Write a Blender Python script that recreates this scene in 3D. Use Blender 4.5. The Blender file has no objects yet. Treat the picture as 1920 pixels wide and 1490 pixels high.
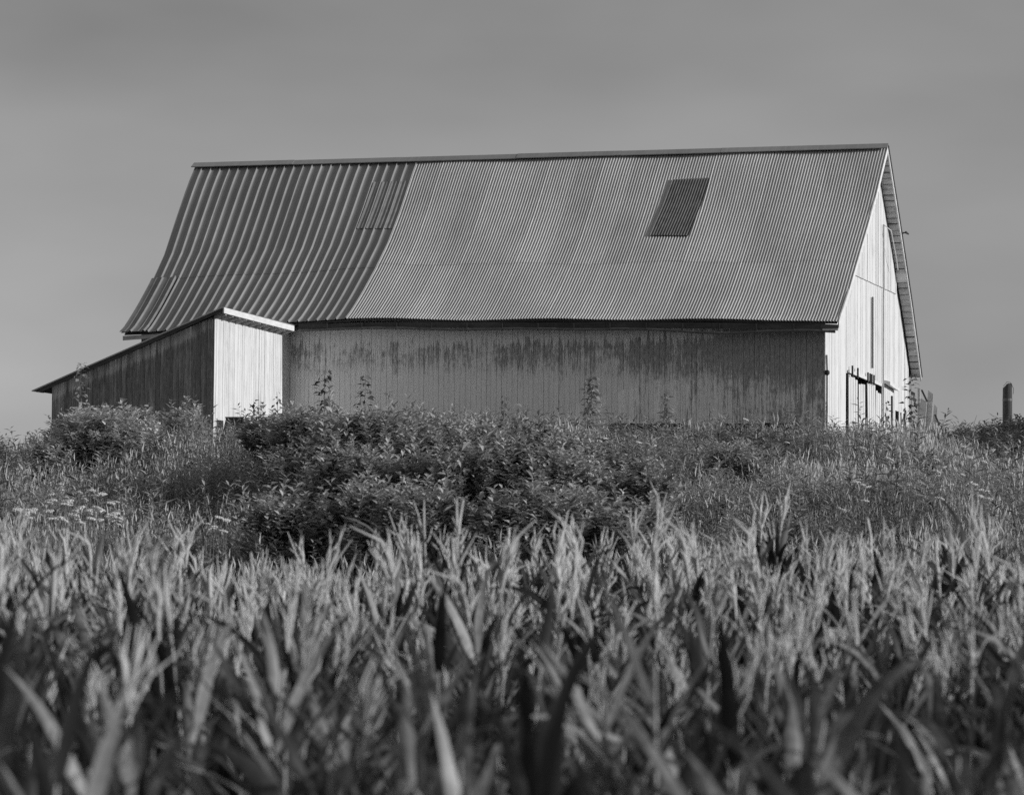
import bpy, math, random
import numpy as np
from mathutils import Vector, Matrix

# ------------------------------------------------------------------ camera / sky / sun / exposure
W, H, F, HOR, ROLL = 1920, 1490, 6000.0, 1100.0, math.radians(.46)
CAMZ = 2.5
sc = bpy.context.scene
COL = sc.collection
pit = math.atan((HOR - H / 2) / F)
_f = Vector((0, math.cos(pit), math.sin(pit))); _r = Vector((1, 0, 0)); _u = _r.cross(_f)
CR = math.cos(ROLL) * _r + math.sin(ROLL) * _u
CU = -math.sin(ROLL) * _r + math.cos(ROLL) * _u
cd = bpy.data.cameras.new('camera'); cam = bpy.data.objects.new('camera', cd); COL.objects.link(cam)
cam.matrix_world = Matrix(((CR.x, CU.x, -_f.x, 0), (CR.y, CU.y, -_f.y, 0), (CR.z, CU.z, -_f.z, CAMZ), (0, 0, 0, 1)))
cd.sensor_width = 36; cd.lens = F / W * 36; cd.clip_start = .5; cd.clip_end = 6000
cd.dof.use_dof = True; cd.dof.focus_distance = 66; cd.dof.aperture_fstop = 3.6
sc.camera = cam

YAW = math.radians(15)
EX = Vector((math.cos(YAW), -math.sin(YAW), 0)); EY = Vector((math.sin(YAW), math.cos(YAW), 0))
SUN_AZ, SUN_EL = math.radians(-.7), math.radians(16.5)
SD = math.cos(SUN_EL) * (math.cos(SUN_AZ) * EX + math.sin(SUN_AZ) * EY) + Vector((0, 0, math.sin(SUN_EL)))
wd = bpy.data.worlds.new('World'); sc.world = wd; wd.use_nodes = True
nt = wd.node_tree; nt.nodes.clear()
sky = nt.nodes.new('ShaderNodeTexSky'); sky.sky_type = 'NISHITA'; sky.sun_disc = False
sky.sun_elevation = SUN_EL; sky.sun_rotation = math.atan2(SD.x, SD.y); sky.air_density = 1.0; sky.dust_density = .15
bw = nt.nodes.new('ShaderNodeRGBToBW'); bg = nt.nodes.new('ShaderNodeBackground'); wo = nt.nodes.new('ShaderNodeOutputWorld')
tc = nt.nodes.new('ShaderNodeTexCoord'); mp = nt.nodes.new('ShaderNodeMapping'); mp.inputs['Scale'].default_value = (4, 4, 11)
nz = nt.nodes.new('ShaderNodeTexNoise'); nz.inputs['Scale'].default_value = 1.0; nz.inputs['Detail'].default_value = 4
mr = nt.nodes.new('ShaderNodeMapRange'); mr.inputs[1].default_value = .3; mr.inputs[2].default_value = .7; mr.inputs[3].default_value = .78; mr.inputs[4].default_value = 1.16
ml = nt.nodes.new('ShaderNodeMath'); ml.operation = 'MULTIPLY'
nt.links.new(tc.outputs['Generated'], mp.inputs[0]); nt.links.new(mp.outputs[0], nz.inputs['Vector']); nt.links.new(nz.outputs[0], mr.inputs[0])
pw = nt.nodes.new('ShaderNodeMath'); pw.operation = 'POWER'; pw.inputs[1].default_value = .6                     # film response of the black-and-white picture
nt.links.new(sky.outputs[0], bw.inputs[0]); nt.links.new(bw.outputs[0], pw.inputs[0]); nt.links.new(pw.outputs[0], ml.inputs[0]); nt.links.new(mr.outputs[0], ml.inputs[1])
nt.links.new(ml.outputs[0], bg.inputs[0]); nt.links.new(bg.outputs[0], wo.inputs[0])
bg.inputs[1].default_value = .135
sl = bpy.data.lights.new('sun', 'SUN'); sl.energy = 3.4; sl.angle = math.radians(.55); sl.color = (1, 1, 1)
so = bpy.data.objects.new('sun', sl); COL.objects.link(so); so.rotation_euler = SD.to_track_quat('Z', 'Y').to_euler(); so.location = (60, 0, 60)
sc.view_settings.view_transform = 'Standard'; sc.view_settings.look = 'None'; sc.view_settings.exposure = .0; sc.view_settings.gamma = 1
sc.render.engine = 'CYCLES'; sc.cycles.use_denoising = False; sc.cycles.use_adaptive_sampling = False; sc.cycles.max_bounces = 6; sc.cycles.transparent_max_bounces = 4

rnd = random.Random(7); rng = np.random.default_rng(11)

# ------------------------------------------------------------------ pixel helpers (a pixel gives a direction only)
def ray(px, py):
    return (px - W / 2) / F * CR - (py - H / 2) / F * CU + _f
d0 = ray(1545, 815); B0 = d0 * (70 / d0.y)                       # near right wall corner, camera space
BW = B0 + Vector((0, 0, CAMZ))                                   # the same in the world
def atY(px, py, Y):
    d = ray(px, py); p = d * (Y / d.y); return Vector((p.x, p.y, p.z + CAMZ))
def onX(px, py, xb):
    d = ray(px, py); t = (B0.dot(EX) + xb) / d.dot(EX); p = d * t - B0; return p.dot(EY), p.z
def toW(x, y, z): return BW + x * EX + y * EY + Vector((0, 0, z))

# ------------------------------------------------------------------ ground shape
GY = [-40, 0, 10, 24, 28, 40, 50, 58, 64, 68, 76, 84, 100, 150, 400, 3000]
GZ = [-2.7, -2.6, -2.40, -1.90, -1.6, -.35, .85, 1.78, 2.38, 2.62, 2.72, 2.6, 1.4, -2.5, -12, -40]
def ground(x, y):
    x = np.asarray(x, float); y = np.asarray(y, float)
    b = np.interp(y, GY, GZ); b = (b + np.interp(y - 1.5, GY, GZ) + np.interp(y + 1.5, GY, GZ)) / 3
    s = np.clip((y - 30) / 30, 0, 1)
    b = b - .32 * s / (1 + np.exp((x + 8.5) / 1.2))
    b = b + s * .10 * (np.sin(x * .9 + y * .31) + np.sin(x * .37 - y * .53 + 1.3)) * np.clip((120 - y) / 50, 0, 1)
    b = b - .5 * s * np.clip((74 - y) / 6, 0, 1) / (1 + np.exp(-(x - 9.6) / .8))
    m = .35 * np.exp(-(((x - 12.3) / 1.6) ** 2 + ((y - 76) / 5) ** 2))
    return b + m + CAMZ
def g1(x, y): return float(ground(x, y))
def on_ground(px, py, h=0.0, lo=28, hi=74):
    """distance at which something h above the ground appears at this pixel"""
    Ys = np.linspace(hi, lo, 300)
    best = None
    for Y in Ys:
        p = atY(px, py, float(Y)); e = p.z - h - g1(p.x, p.y)
        if best is None or abs(e) < best[0]: best = (abs(e), float(Y), p)
    p = best[2]; return Vector((p.x, p.y, g1(p.x, p.y)))

# ------------------------------------------------------------------ materials (black-and-white photograph: every colour is a grey)
def g3(v): return (v, v, v, 1)
def new_mat(name):
    m = bpy.data.materials.new(name); m.use_nodes = True; t = m.node_tree
    return m, t, t.nodes['Principled BSDF']
def N(t, typ, **kw):
    n = t.nodes.new(typ)
    for k, v in kw.items(): setattr(n, k, v)
    return n
def L(t, a, b): t.links.new(a, b)
def ramp(t, fac, stops):
    r = N(t, 'ShaderNodeValToRGB'); e = r.color_ramp.elements
    while len(e) < len(stops): e.new(.5)
    for q, (p, v) in zip(e, stops): q.position = p; q.color = g3(v)
    L(t, fac, r.inputs[0]); return r.outputs[0]
def math_(t, op, a, b=None, clamp=False):
    n = N(t, 'ShaderNodeMath', operation=op, use_clamp=clamp)
    for i, v in enumerate((a, b)):
        if v is None: continue
        if isinstance(v, (int, float)): n.inputs[i].default_value = v
        else: L(t, v, n.inputs[i])
    return n.outputs[0]
def mix(t, f, a, b):
    n = N(t, 'ShaderNodeMix', data_type='RGBA')
    for s, v in ((n.inputs[0], f), (n.inputs[6], a), (n.inputs[7], b)):
        if isinstance(v, (int, float)): s.default_value = v if s.type == 'VALUE' else g3(v)
        else: L(t, v, s)
    return n.outputs[2]
def noise(t, vec, scale, detail=4, rough=.55, dim=(1, 1, 1)):
    mp = N(t, 'ShaderNodeMapping'); mp.inputs['Scale'].default_value = dim; L(t, vec, mp.inputs[0])
    n = N(t, 'ShaderNodeTexNoise'); n.inputs['Scale'].default_value = scale; n.inputs['Detail'].default_value = detail; n.inputs['Roughness'].default_value = rough
    L(t, mp.outputs[0], n.inputs['Vector']); return n.outputs[0]
def sstep(t, v, a, b):
    n = N(t, 'ShaderNodeMapRange', interpolation_type='SMOOTHSTEP'); L(t, v, n.inputs[0])
    n.inputs[1].default_value = a; n.inputs[2].default_value = b; return n.outputs[0]
def bump(t, bs, h, strength, dist=.01):
    b = N(t, 'ShaderNodeBump'); b.inputs['Strength'].default_value = strength; b.inputs['Distance'].default_value = dist
    L(t, h, b.inputs['Height']); L(t, b.outputs[0], bs.inputs['Normal'])

# ------------------------------------------------------------------ object helpers
def tag(o, label, cat=None, group=None, kind=None):
    if label: o['label'] = label
    if cat: o['category'] = cat
    if group: o['group'] = group
    if kind: o['kind'] = kind
    return o
def empty(name, loc, rz=0.0):
    o = bpy.data.objects.new(name, None); COL.objects.link(o); o.location = loc; o.rotation_euler = (0, 0, rz); o.empty_display_size = .2
    return o
def mesh(name, V, Fc, mat=None, smooth=False, tint=None):
    me = bpy.data.meshes.new(name)
    if isinstance(V, np.ndarray) and isinstance(Fc, np.ndarray):
        k = Fc.shape[1]
        me.vertices.add(len(V)); me.vertices.foreach_set('co', V.astype(np.float32).ravel())
        me.loops.add(Fc.size); me.loops.foreach_set('vertex_index', Fc.astype(np.int32).ravel())
        me.polygons.add(len(Fc)); me.polygons.foreach_set('loop_start', np.arange(0, Fc.size, k, dtype=np.int32))
        me.update(calc_edges=True)
    else:
        me.from_pydata([tuple(v) for v in V], [], [tuple(f) for f in Fc])
    if tint is not None:
        a = me.attributes.new('tint', 'FLOAT', 'POINT'); a.data.foreach_set('value', np.asarray(tint, np.float32))
    if smooth: me.polygons.foreach_set('use_smooth', [True] * len(me.polygons))
    if mat: me.materials.append(mat)
    return me
def obj(name, me, parent=None, loc=(0, 0, 0)):
    o = bpy.data.objects.new(name, me); COL.objects.link(o); o.parent = parent; o.location = loc
    return o
def box_vf(x0, x1, y0, y1, z0, z1):
    V = [(x, y, z) for z in (z0, z1) for y in (y0, y1) for x in (x0, x1)]
    Fc = [(0, 2, 3, 1), (4, 5, 7, 6), (0, 1, 5, 4), (2, 6, 7, 3), (0, 4, 6, 2), (1, 3, 7, 5)]
    return V, Fc
def hexa(P8):
    """eight corners: four of one end, then the four of the other end in the same order"""
    return list(P8), [(3, 2, 1, 0), (4, 5, 6, 7), (0, 1, 5, 4), (1, 2, 6, 5), (2, 3, 7, 6), (3, 0, 4, 7)]
def tube_vf(pts, radii, n=6, cap=True):
    pts = [Vector(p) for p in pts]; V = []; Fc = []
    for i, p in enumerate(pts):
        d = (pts[min(i + 1, len(pts) - 1)] - pts[max(i - 1, 0)]).normalized()
        a = Vector((1, 0, 0)) if abs(d.x) < .8 else Vector((0, 1, 0))
        u = d.cross(a).normalized(); v = d.cross(u)
        r = radii[i] if hasattr(radii, '__len__') else radii
        for k in range(n):
            t = 2 * math.pi * k / n; V.append(p + r * (math.cos(t) * u + math.sin(t) * v))
    for i in range(len(pts) - 1):
        for k in range(n):
            a = i * n + k; b = i * n + (k + 1) % n; Fc.append((a, b, b + n, a + n))
    if cap:
        Fc.append(tuple(range(n))[::-1]); Fc.append(tuple(range((len(pts) - 1) * n, len(pts) * n)))
    return V, Fc
def join(parts):
    V = []; Fc = []
    for v, f in parts:
        k = len(V); V += list(v); Fc += [tuple(i + k for i in q) for q in f]
    return V, Fc

barn = empty('barn', BW, -YAW)
def in_barn(t):
    c = N(t, 'ShaderNodeTexCoord'); c.object = barn; return c.outputs['Object']

# weathered white paint on vertical boards; kind picks how much of it is left
def siding(name, kind):
    m, t, bs = new_mat(name); co = in_barn(t)
    sp = N(t, 'ShaderNodeSeparateXYZ'); L(t, co, sp.inputs[0]); X, Y, Z = sp.outputs
    oi = N(t, 'ShaderNodeObjectInfo').outputs['Random']
    fine = noise(t, co, 1, 5, .65, (38, 38, 1.6)); streak = noise(t, co, 1, 5, .65, (13, 13, 1.1)); patch = noise(t, co, 1, 5, .65, (1.1, 1.1, 1.6))
    speck = noise(t, co, 1, 4, .65, (40, 40, 9))
    if kind == 'front':
        zz = math_(t, 'ADD', Z, math_(t, 'MULTIPLY', math_(t, 'SUBTRACT', streak, .5), .7))
        zz = math_(t, 'ADD', zz, math_(t, 'MULTIPLY', math_(t, 'SUBTRACT', fine, .5), .5))
        top = sstep(t, zz, 2.02, 2.24)                                   # sheltered paint under the eave
        right = sstep(t, math_(t, 'ADD', X, math_(t, 'MULTIPLY', patch, 4)), -3.2, 1.6)
        top = math_(t, 'MULTIPLY', top, math_(t, 'SUBTRACT', 1, math_(t, 'MULTIPLY', right, .9)))
        low = math_(t, 'SUBTRACT', 1, sstep(t, math_(t, 'ADD', zz, math_(t, 'MULTIPLY', math_(t, 'SUBTRACT', patch, .5), 1.8)), .85, 1.85))
        left = math_(t, 'SUBTRACT', 1, sstep(t, X, -9.5, -4))
        keep = math_(t, 'ADD', math_(t, 'MULTIPLY', low, .72), math_(t, 'MULTIPLY', left, .22))
        keep = math_(t, 'SUBTRACT', keep, math_(t, 'MULTIPLY', right, .48))
        keep = math_(t, 'ADD', keep, math_(t, 'MULTIPLY', math_(t, 'SUBTRACT', patch, .5), 2.1))
        keep = math_(t, 'ADD', keep, math_(t, 'MULTIPLY', math_(t, 'SUBTRACT', streak, .5), 1.5))
        keep = math_(t, 'ADD', keep, math_(t, 'MULTIPLY', math_(t, 'SUBTRACT', fine, .5), 1.5))
        keep = math_(t, 'ADD', keep, math_(t, 'MULTIPLY', math_(t, 'SUBTRACT', oi, .5), .22))
        keep = math_(t, 'ADD', keep, math_(t, 'MULTIPLY', math_(t, 'SUBTRACT', speck, .5), 1.1))
        keep = sstep(t, math_(t, 'ADD', math_(t, 'ADD', keep, .10), top), .02, .60)
        c = mix(t, keep, ramp(t, speck, [(.25, .20), (.75, .52)]), ramp(t, fine, [(.3, .80), (.7, .92)]))
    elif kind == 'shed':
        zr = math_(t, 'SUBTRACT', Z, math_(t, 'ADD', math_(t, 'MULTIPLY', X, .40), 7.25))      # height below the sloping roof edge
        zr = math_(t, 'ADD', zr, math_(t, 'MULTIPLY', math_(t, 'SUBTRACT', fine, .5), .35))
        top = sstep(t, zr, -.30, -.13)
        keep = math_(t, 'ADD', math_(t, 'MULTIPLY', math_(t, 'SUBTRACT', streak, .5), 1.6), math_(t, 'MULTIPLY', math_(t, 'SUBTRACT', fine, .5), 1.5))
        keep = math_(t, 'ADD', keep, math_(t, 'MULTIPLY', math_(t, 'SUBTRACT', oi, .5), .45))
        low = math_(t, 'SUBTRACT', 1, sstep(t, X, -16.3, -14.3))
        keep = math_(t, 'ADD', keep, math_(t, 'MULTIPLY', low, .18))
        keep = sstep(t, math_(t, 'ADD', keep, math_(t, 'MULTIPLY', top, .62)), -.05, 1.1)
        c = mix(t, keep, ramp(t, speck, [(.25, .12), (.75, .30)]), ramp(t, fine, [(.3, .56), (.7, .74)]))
    else:
        w = math_(t, 'ADD', math_(t, 'MULTIPLY', math_(t, 'SUBTRACT', streak, .5), .9), math_(t, 'MULTIPLY', math_(t, 'SUBTRACT', fine, .5), 1.5))
        w = math_(t, 'ADD', w, math_(t, 'MULTIPLY', math_(t, 'SUBTRACT', patch, .5), .7))
        w = sstep(t, math_(t, 'ADD', w, math_(t, 'MULTIPLY', math_(t, 'SUBTRACT', speck, .5), .7)), -.16 if kind == 'white' else -.06, .66)
        c = mix(t, w, ramp(t, oi, [(0, .64), (1, .74)]), ramp(t, speck, [(.3, .18), (.7, .42)]))
    L(t, c, bs.inputs['Base Color']); bs.inputs['Roughness'].default_value = .85; bs.inputs['Specular IOR Level'].default_value = .2
    bump(t, bs, fine, .5, .006)
    return m
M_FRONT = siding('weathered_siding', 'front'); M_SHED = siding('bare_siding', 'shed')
M_WHITE = siding('white_siding', 'white'); M_GABLE = siding('white_gable', 'gable')

def metal(name, lo, hi, rough=.5, metallic=.35, rust=0.0):
    m, t, bs = new_mat(name); co = in_barn(t)
    n1 = noise(t, co, 1, 4, .6, (1.3, .5, .5)); n2 = noise(t, co, 1, 5, .65, (16, .9, .9)); oi = N(t, 'ShaderNodeObjectInfo').outputs['Random']
    f = math_(t, 'ADD', math_(t, 'MULTIPLY', n1, .45), math_(t, 'MULTIPLY', n2, .4)); f = math_(t, 'ADD', f, math_(t, 'MULTIPLY', oi, .16))
    c = ramp(t, f, [(.28, lo), (.72, hi)])
    if rust:
        n3 = noise(t, co, 1, 5, .7, (5, 3, 3)); c = mix(t, math_(t, 'MULTIPLY', sstep(t, n3, .42, .62), rust), c, .07)
    L(t, c, bs.inputs['Base Color']); bs.inputs['Metallic'].default_value = metallic
    L(t, ramp(t, n2, [(.3, rough - .08), (.7, rough + .12)]), bs.inputs['Roughness'])
    return m
M_ROOF = metal('galvanised_corrugated', .50, .74, .5, .12); M_RIB = metal('ribbed_steel', .27, .42, .42, .15)
M_PATCH = metal('dark_patch_sheet', .13, .24, .6, .1, .4); M_RUST = metal('rusty_sheet', .25, .40, .55, .12, .22)
M_REAR = metal('rear_steel', .3, .42)

def plain(name, lo, hi, scale=(6, 6, 6), rough=.8, detail=4):
    m, t, bs = new_mat(name); c = N(t, 'ShaderNodeTexCoord').outputs['Object']
    n = noise(t, c, 1, detail, .6, scale); oi = N(t, 'ShaderNodeObjectInfo').outputs['Random']
    f = math_(t, 'ADD', math_(t, 'MULTIPLY', n, .8), math_(t, 'MULTIPLY', oi, .2))
    L(t, ramp(t, f, [(.3, lo), (.72, hi)]), bs.inputs['Base Color']); bs.inputs['Roughness'].default_value = rough; bs.inputs['Specular IOR Level'].default_value = .25
    bump(t, bs, n, .35, .006)
    return m
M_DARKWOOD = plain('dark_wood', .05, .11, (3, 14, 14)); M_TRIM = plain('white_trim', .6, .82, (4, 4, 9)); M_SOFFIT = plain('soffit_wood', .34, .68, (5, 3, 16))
M_GUTTER = plain('tarnished_gutter', .09, .16, (8, 8, 8), .5); M_POST = plain('grey_post', .03, .08, (18, 18, 2)); M_INNER = plain('interior_boards', .12, .2, (8, 8, 1))
M_BIN = plain('dark_bin', .05, .09, (6, 6, 3), .55); M_CONDUIT = plain('grey_conduit', .3, .45); M_STEEL = plain('fence_steel', .04, .07); M_TIP = plain('white_tip', .75, .85)

def leafy(name, lo, hi, trans=.35, rough=.5, spec=.3, attr=True, stops=None):
    m, t, bs = new_mat(name)
    if attr:
        a = N(t, 'ShaderNodeAttribute', attribute_name='tint'); f = a.outputs['Fac']
    else:
        c = N(t, 'ShaderNodeTexCoord').outputs['Object']
        f = math_(t, 'ADD', math_(t, 'MULTIPLY', noise(t, c, 1, 3, .6, (9, 9, 9)), .45), math_(t, 'MULTIPLY', N(t, 'ShaderNodeObjectInfo').outputs['Random'], .55))
    c = ramp(t, f, stops or [(0.05, lo), (.95, hi)])
    L(t, c, bs.inputs['Base Color']); bs.inputs['Roughness'].default_value = rough; bs.inputs['Specular IOR Level'].default_value = spec
    tr = N(t, 'ShaderNodeBsdfTranslucent'); L(t, c, tr.inputs[0])
    ms = N(t, 'ShaderNodeMixShader'); ms.inputs[0].default_value = trans
    L(t, bs.outputs[0], ms.inputs[1]); L(t, tr.outputs[0], ms.inputs[2]); L(t, ms.outputs[0], t.nodes['Material Output'].inputs[0])
    return m
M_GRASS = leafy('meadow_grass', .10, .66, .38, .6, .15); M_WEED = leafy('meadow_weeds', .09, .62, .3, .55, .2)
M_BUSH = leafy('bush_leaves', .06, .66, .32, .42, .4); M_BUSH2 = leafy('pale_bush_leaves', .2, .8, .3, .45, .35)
M_DARKWEED = leafy('dark_weeds', .08, .2, .25, .6, .2)
M_CLEAF = leafy('corn_leaf', .045, .42,   .25, .40, .5, False, [(.35, .035), (.55, .085), (.66, .26), (.82, .5)]); M_TASSEL = leafy('corn_tassel', .55, .78, .3, .7, .1, False); M_STALK = leafy('corn_stalk', .25, .42, .1, .5, .3, False)
M_CORNF = leafy('corn_mass', .04, .82, .28, .5, .3)
M_SAP = leafy('sapling_leaf', .08, .22, .3, .4, .4, False); M_SAPL = leafy('pale_sapling_leaf', .25, .45, .3, .4, .4, False)
M_STEM = plain('plant_stem', .12, .22); M_FLOWER = leafy('flower_white', .82, .9, .4, .8, .1, False)

# ------------------------------------------------------------------ setting: the ground
xs = np.unique(np.concatenate([np.linspace(-26, 26, 105), np.linspace(-90, 90, 37), np.linspace(-2500, 2500, 21)]))
ys = np.unique(np.concatenate([np.linspace(-10, 90, 201), np.linspace(90, 200, 23), [-2000, -600, -200, -60, 300, 500, 900, 1600, 3000]]))
XX, YY = np.meshgrid(xs, ys); ZZ = ground(XX, YY)
V = np.stack([XX.ravel(), YY.ravel(), ZZ.ravel()], 1); nx, ny = len(xs), len(ys)
ii, jj = np.meshgrid(np.arange(nx - 1), np.arange(ny - 1)); a = (jj * nx + ii).ravel()
Q = np.stack([a, a + 1, a + nx + 1, a + nx], 1)
m, t, bs = new_mat('soil'); co = N(t, 'ShaderNodeTexCoord').outputs['Object']
nn = noise(t, co, 1, 6, .7, (1.5, 1.5, 1.5)); L(t, ramp(t, nn, [(.3, .06), (.7, .12)]), bs.inputs['Base Color']); bs.inputs['Roughness'].default_value = .95
bump(t, bs, nn, .8, .05)
tag(obj('ground', mesh('ground', V, Q, m, True)), 'earth slope rising from the corn field to the barn', kind='structure')

# ------------------------------------------------------------------ barn
PY = [-.55, .7, 1.83, 3.0, 4.6, 5.8, 6.77]; PZ = [2.40, 3.09, 3.84, 4.60, 5.63, 6.52, 7.255]
FY = [6.77, 9.05, 10.1, 11.46, 12.77]; FZ = [7.255, 5.44, 4.53, 3.40, 2.08]
EXX = [-17.5, -16.28, -14, -11.84, -10.76, -8.19, -4.02, -.325, .41]; EZ = [2.36, 2.365, 2.48, 2.589, 2.622, 2.563, 2.517, 2.443, 2.40]
LX = [-16.28, -16.40, -16.48, -16.63, -16.96, -17.16, -17.29]; SX = [-10.82, -10.86, -10.88, -10.95, -11.14, -11.27, -11.36]; RX = .413
def smooth_interp(v, a, b):
    return (np.interp(v - .35, a, b) + np.interp(v, a, b) * 2 + np.interp(v + .35, a, b)) / 4
def ez(x): return np.interp(x, EXX, EZ)
def near_z(x, y):
    t = np.clip((y + .55) / 7.32, 0, 1)
    return np.interp(y, PY, PZ) * .5 + smooth_interp(y, PY, PZ) * .5 + (ez(x) - 2.40) * (1 - t) + .018 * np.sin(x * 1.7 + y)
def roof_z(x, y): return near_z(x, y) if y <= 6.77 else np.interp(y, FY, FZ)
def xg(y): return .01 * y                                            # the gable stands slightly out of square
NN = np.array([0, -.55, .83])

def sheet(name, y0, y1, xa, xb, pitch, amp, lift, mat, rows=9, prof='sin', parent=None):
    """corrugated sheet between two rake-like lines xa(y), xb(y); corrugations run down the slope"""
    yv = np.linspace(y0, y1, rows)
    wid = float(xb(yv[0]) - xa(yv[0])); n = max(2, int(round(wid / pitch)))
    if prof == 'sin':
        k = 6; u = np.linspace(0, 1, n * k + 1); h = np.cos(u * n * 2 * math.pi) * amp
    else:
        us = []; hs = []
        for i in range(n):                                           # broad pan, one raised rib with a small step on each side
            for q, z in ((0, 0), (.30, 0), (.33, .12), (.40, .12), (.43, 0), (.73, 0), (.81, 1), (.87, 1), (.905, 0)):
                us.append((i + q) / n); hs.append(z * amp)
        us.append(1); hs.append(0); u = np.array(us); h = np.array(hs)
    V = []
    for y in yv:
        x = xa(y) + (xb(y) - xa(y)) * u
        z = near_z(x, np.full_like(x, y))
        P = np.stack([x, np.full_like(x, y), z], 1) + (h[:, None] + lift) * NN
        V.append(P)
    V = np.concatenate(V); c = len(u)
    ii, jj = np.meshgrid(np.arange(c - 1), np.arange(rows - 1)); a = (jj * c + ii).ravel()
    me = mesh(name, V, np.stack([a, a + 1, a + c + 1, a + c], 1), mat, prof == 'sin')
    return obj(name, me, parent)

# roof deck: a thin slab under the sheets, near and far slope
def slab(name, ylist, xl, xr, zf, th, mat, parent):
    V = []; Fc = []; xsn = 24
    for y in ylist:
        for k in range(xsn):
            x = xl(y) + (xr - xl(y)) * k / (xsn - 1); z = float(zf(x, y)) - .035
            V += [(x, y, z), (x, y, z - th)]
    c = xsn * 2
    for j in range(len(ylist) - 1):
        for k in range(xsn - 1):
            a = j * c + 2 * k
            Fc += [(a, a + 2, a + c + 2, a + c), (a + 1, a + c + 1, a + c + 3, a + 3)]
    e = len(ylist) - 1
    for k in range(xsn - 1):
        Fc.append((2 * k, 2 * k + 1, 2 * k + 3, 2 * k + 2)); a = e * c + 2 * k; Fc.append((a, a + 2, a + 3, a + 1))
    for j in range(e):
        a = j * c; Fc.append((a, a + c, a + c + 1, a + 1)); a += c - 2; Fc.append((a, a + 1, a + c + 1, a + c))
    return obj(name, mesh(name, V, Fc, mat), parent)
lx = lambda y: float(np.interp(y, PY, LX)); sx = lambda y: float(np.interp(y, PY, SX))
ynear = list(np.linspace(-.5, 6.72, 15))
roof = slab('roof', ynear, lambda y: lx(y) + .06, RX - .05, near_z, .03, M_DARKWOOD, barn)
yfar = list(np.linspace(6.8, 12.7, 9))
slab('rear_roof', yfar, lambda y: -17.2, RX - .05, lambda x, y: roof_z(x, y) + .02, .012, M_DARKWOOD, barn)

# corrugated sheets on the right, two courses with a lap
NS = 17; Y_LAP = 2.05
for c, (y0, y1, lift) in enumerate(((-.56, Y_LAP + .12, .012), (Y_LAP, 6.73, .0155))):
    for i in range(NS):
        fa, fb = i / NS, (i + 1 + (.1 if i < NS - 1 else 0)) / NS
        jit = rnd.uniform(-.012, .012)
        sheet('roof_sheet', y0 + (jit if c == 0 else jit * 2), y1, lambda y, f=fa: sx(y) + (RX - sx(y)) * f, lambda y, f=fb: sx(y) + (RX - sx(y)) * f,
              .0659, .0165, lift + (i % 2) * .0015, M_ROOF, 9, 'sin', roof)
# ribbed sheets on the left
NR = 6
for c, (y0, y1, lift) in enumerate(((-.57, 2.0, .010), (1.9, 6.73, .015))):
    for i in range(NR):
        fa, fb = i / NR, (i + 1) / NR + .003
        sheet('ribbed_sheet', y0 + rnd.uniform(-.015, .015), y1, lambda y, f=fa: lx(y) + (sx(y) - lx(y)) * f, lambda y, f=fb: lx(y) + (sx(y) - lx(y)) * f,
              .225, .040, lift + (i % 2) * .004, M_RIB, 10, 'rib', roof)
# repair sheets
o = sheet('patch_sheet', 3.15, 5.65, lambda y: -4.62, lambda y: -3.70, .0659, .0165, .048, M_PATCH, 9, 'sin', roof); o['label'] = 'dark rusted repair sheet let into the roof'
o = sheet('patch_sheet', 3.75, 5.85, lambda y: sx(y) - .95, lambda y: sx(y) - .03, .115, .008, .038, M_RUST, 9, 'sin', roof); o['label'] = 'rust streaked repair sheet beside the roof seam'
o = sheet('patch_sheet', -.6, 1.95, lambda y: lx(y) - .03, lambda y: lx(y) + .62, .30, .030, .040, M_RUST, 8, 'rib', roof); o['label'] = 'worn sheet over the corner of the eave'
# rear roof sheet (only its edge shows)
V = []; Fc = []
for y in yfar + [12.78]:
    for k in range(61):
        x = -17.25 + (RX + 17.25) * k / 60; V.append((x, y, float(roof_z(x, y)) + .01 + (.012 if k % 2 else 0)))
for j in range(len(yfar)):
    for k in range(60): a = j * 61 + k; Fc.append((a, a + 1, a + 62, a + 61))
obj('rear_sheet', mesh('rear_sheet', V, Fc, M_REAR), roof)
# ridge cap in lengths
xr0 = -17.33
while xr0 < RX:
    x1 = min(xr0 + rnd.uniform(2.4, 3.0), RX + .02); zt = 7.255 + .075 + rnd.uniform(-.004, .01); V = []
    for x in (xr0, x1 - .006): V += [(x, 6.77 - .21, zt - .13), (x, 6.77, zt), (x, 6.77 + .19, zt - .15), (x, 6.77 + .18, zt - .165), (x, 6.77, zt - .02), (x, 6.77 - .20, zt - .148)]
    obj('ridge_cap', mesh('ridge_cap', V, [(0, 1, 7, 6), (1, 2, 8, 7), (2, 3, 9, 8), (3, 4, 10, 9), (4, 5, 11, 10), (5, 0, 6, 11), (0, 5, 4, 1), (1, 4, 3, 2), (6, 7, 10, 11), (7, 8, 9, 10)], M_RIB), roof); xr0 = x1

def board_front(parent, x0, x1, zb0, zb1, zt0, zt1, y, th, mat, name='siding_board'):
    V, Fc = hexa([(x0, y, zb0), (x1, y, zb1), (x1, y, zt1), (x0, y, zt0), (x0, y + th, zb0), (x1, y + th, zb1), (x1, y + th, zt1), (x0, y + th, zt0)])
    return obj(name, mesh(name, V, Fc, mat), parent)
def board_side(parent, y0, y1, zb0, zb1, zt0, zt1, xf, th, mat, name='siding_board'):
    a, b = xf(y0), xf(y1)
    V, Fc = hexa([(a, y0, zb0), (b, y1, zb1), (b, y1, zt1), (a, y0, zt0), (a - th, y0, zb0), (b - th, y1, zb1), (b - th, y1, zt1), (a - th, y0, zt0)])
    return obj(name, mesh(name, V, Fc, mat), parent)

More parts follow.
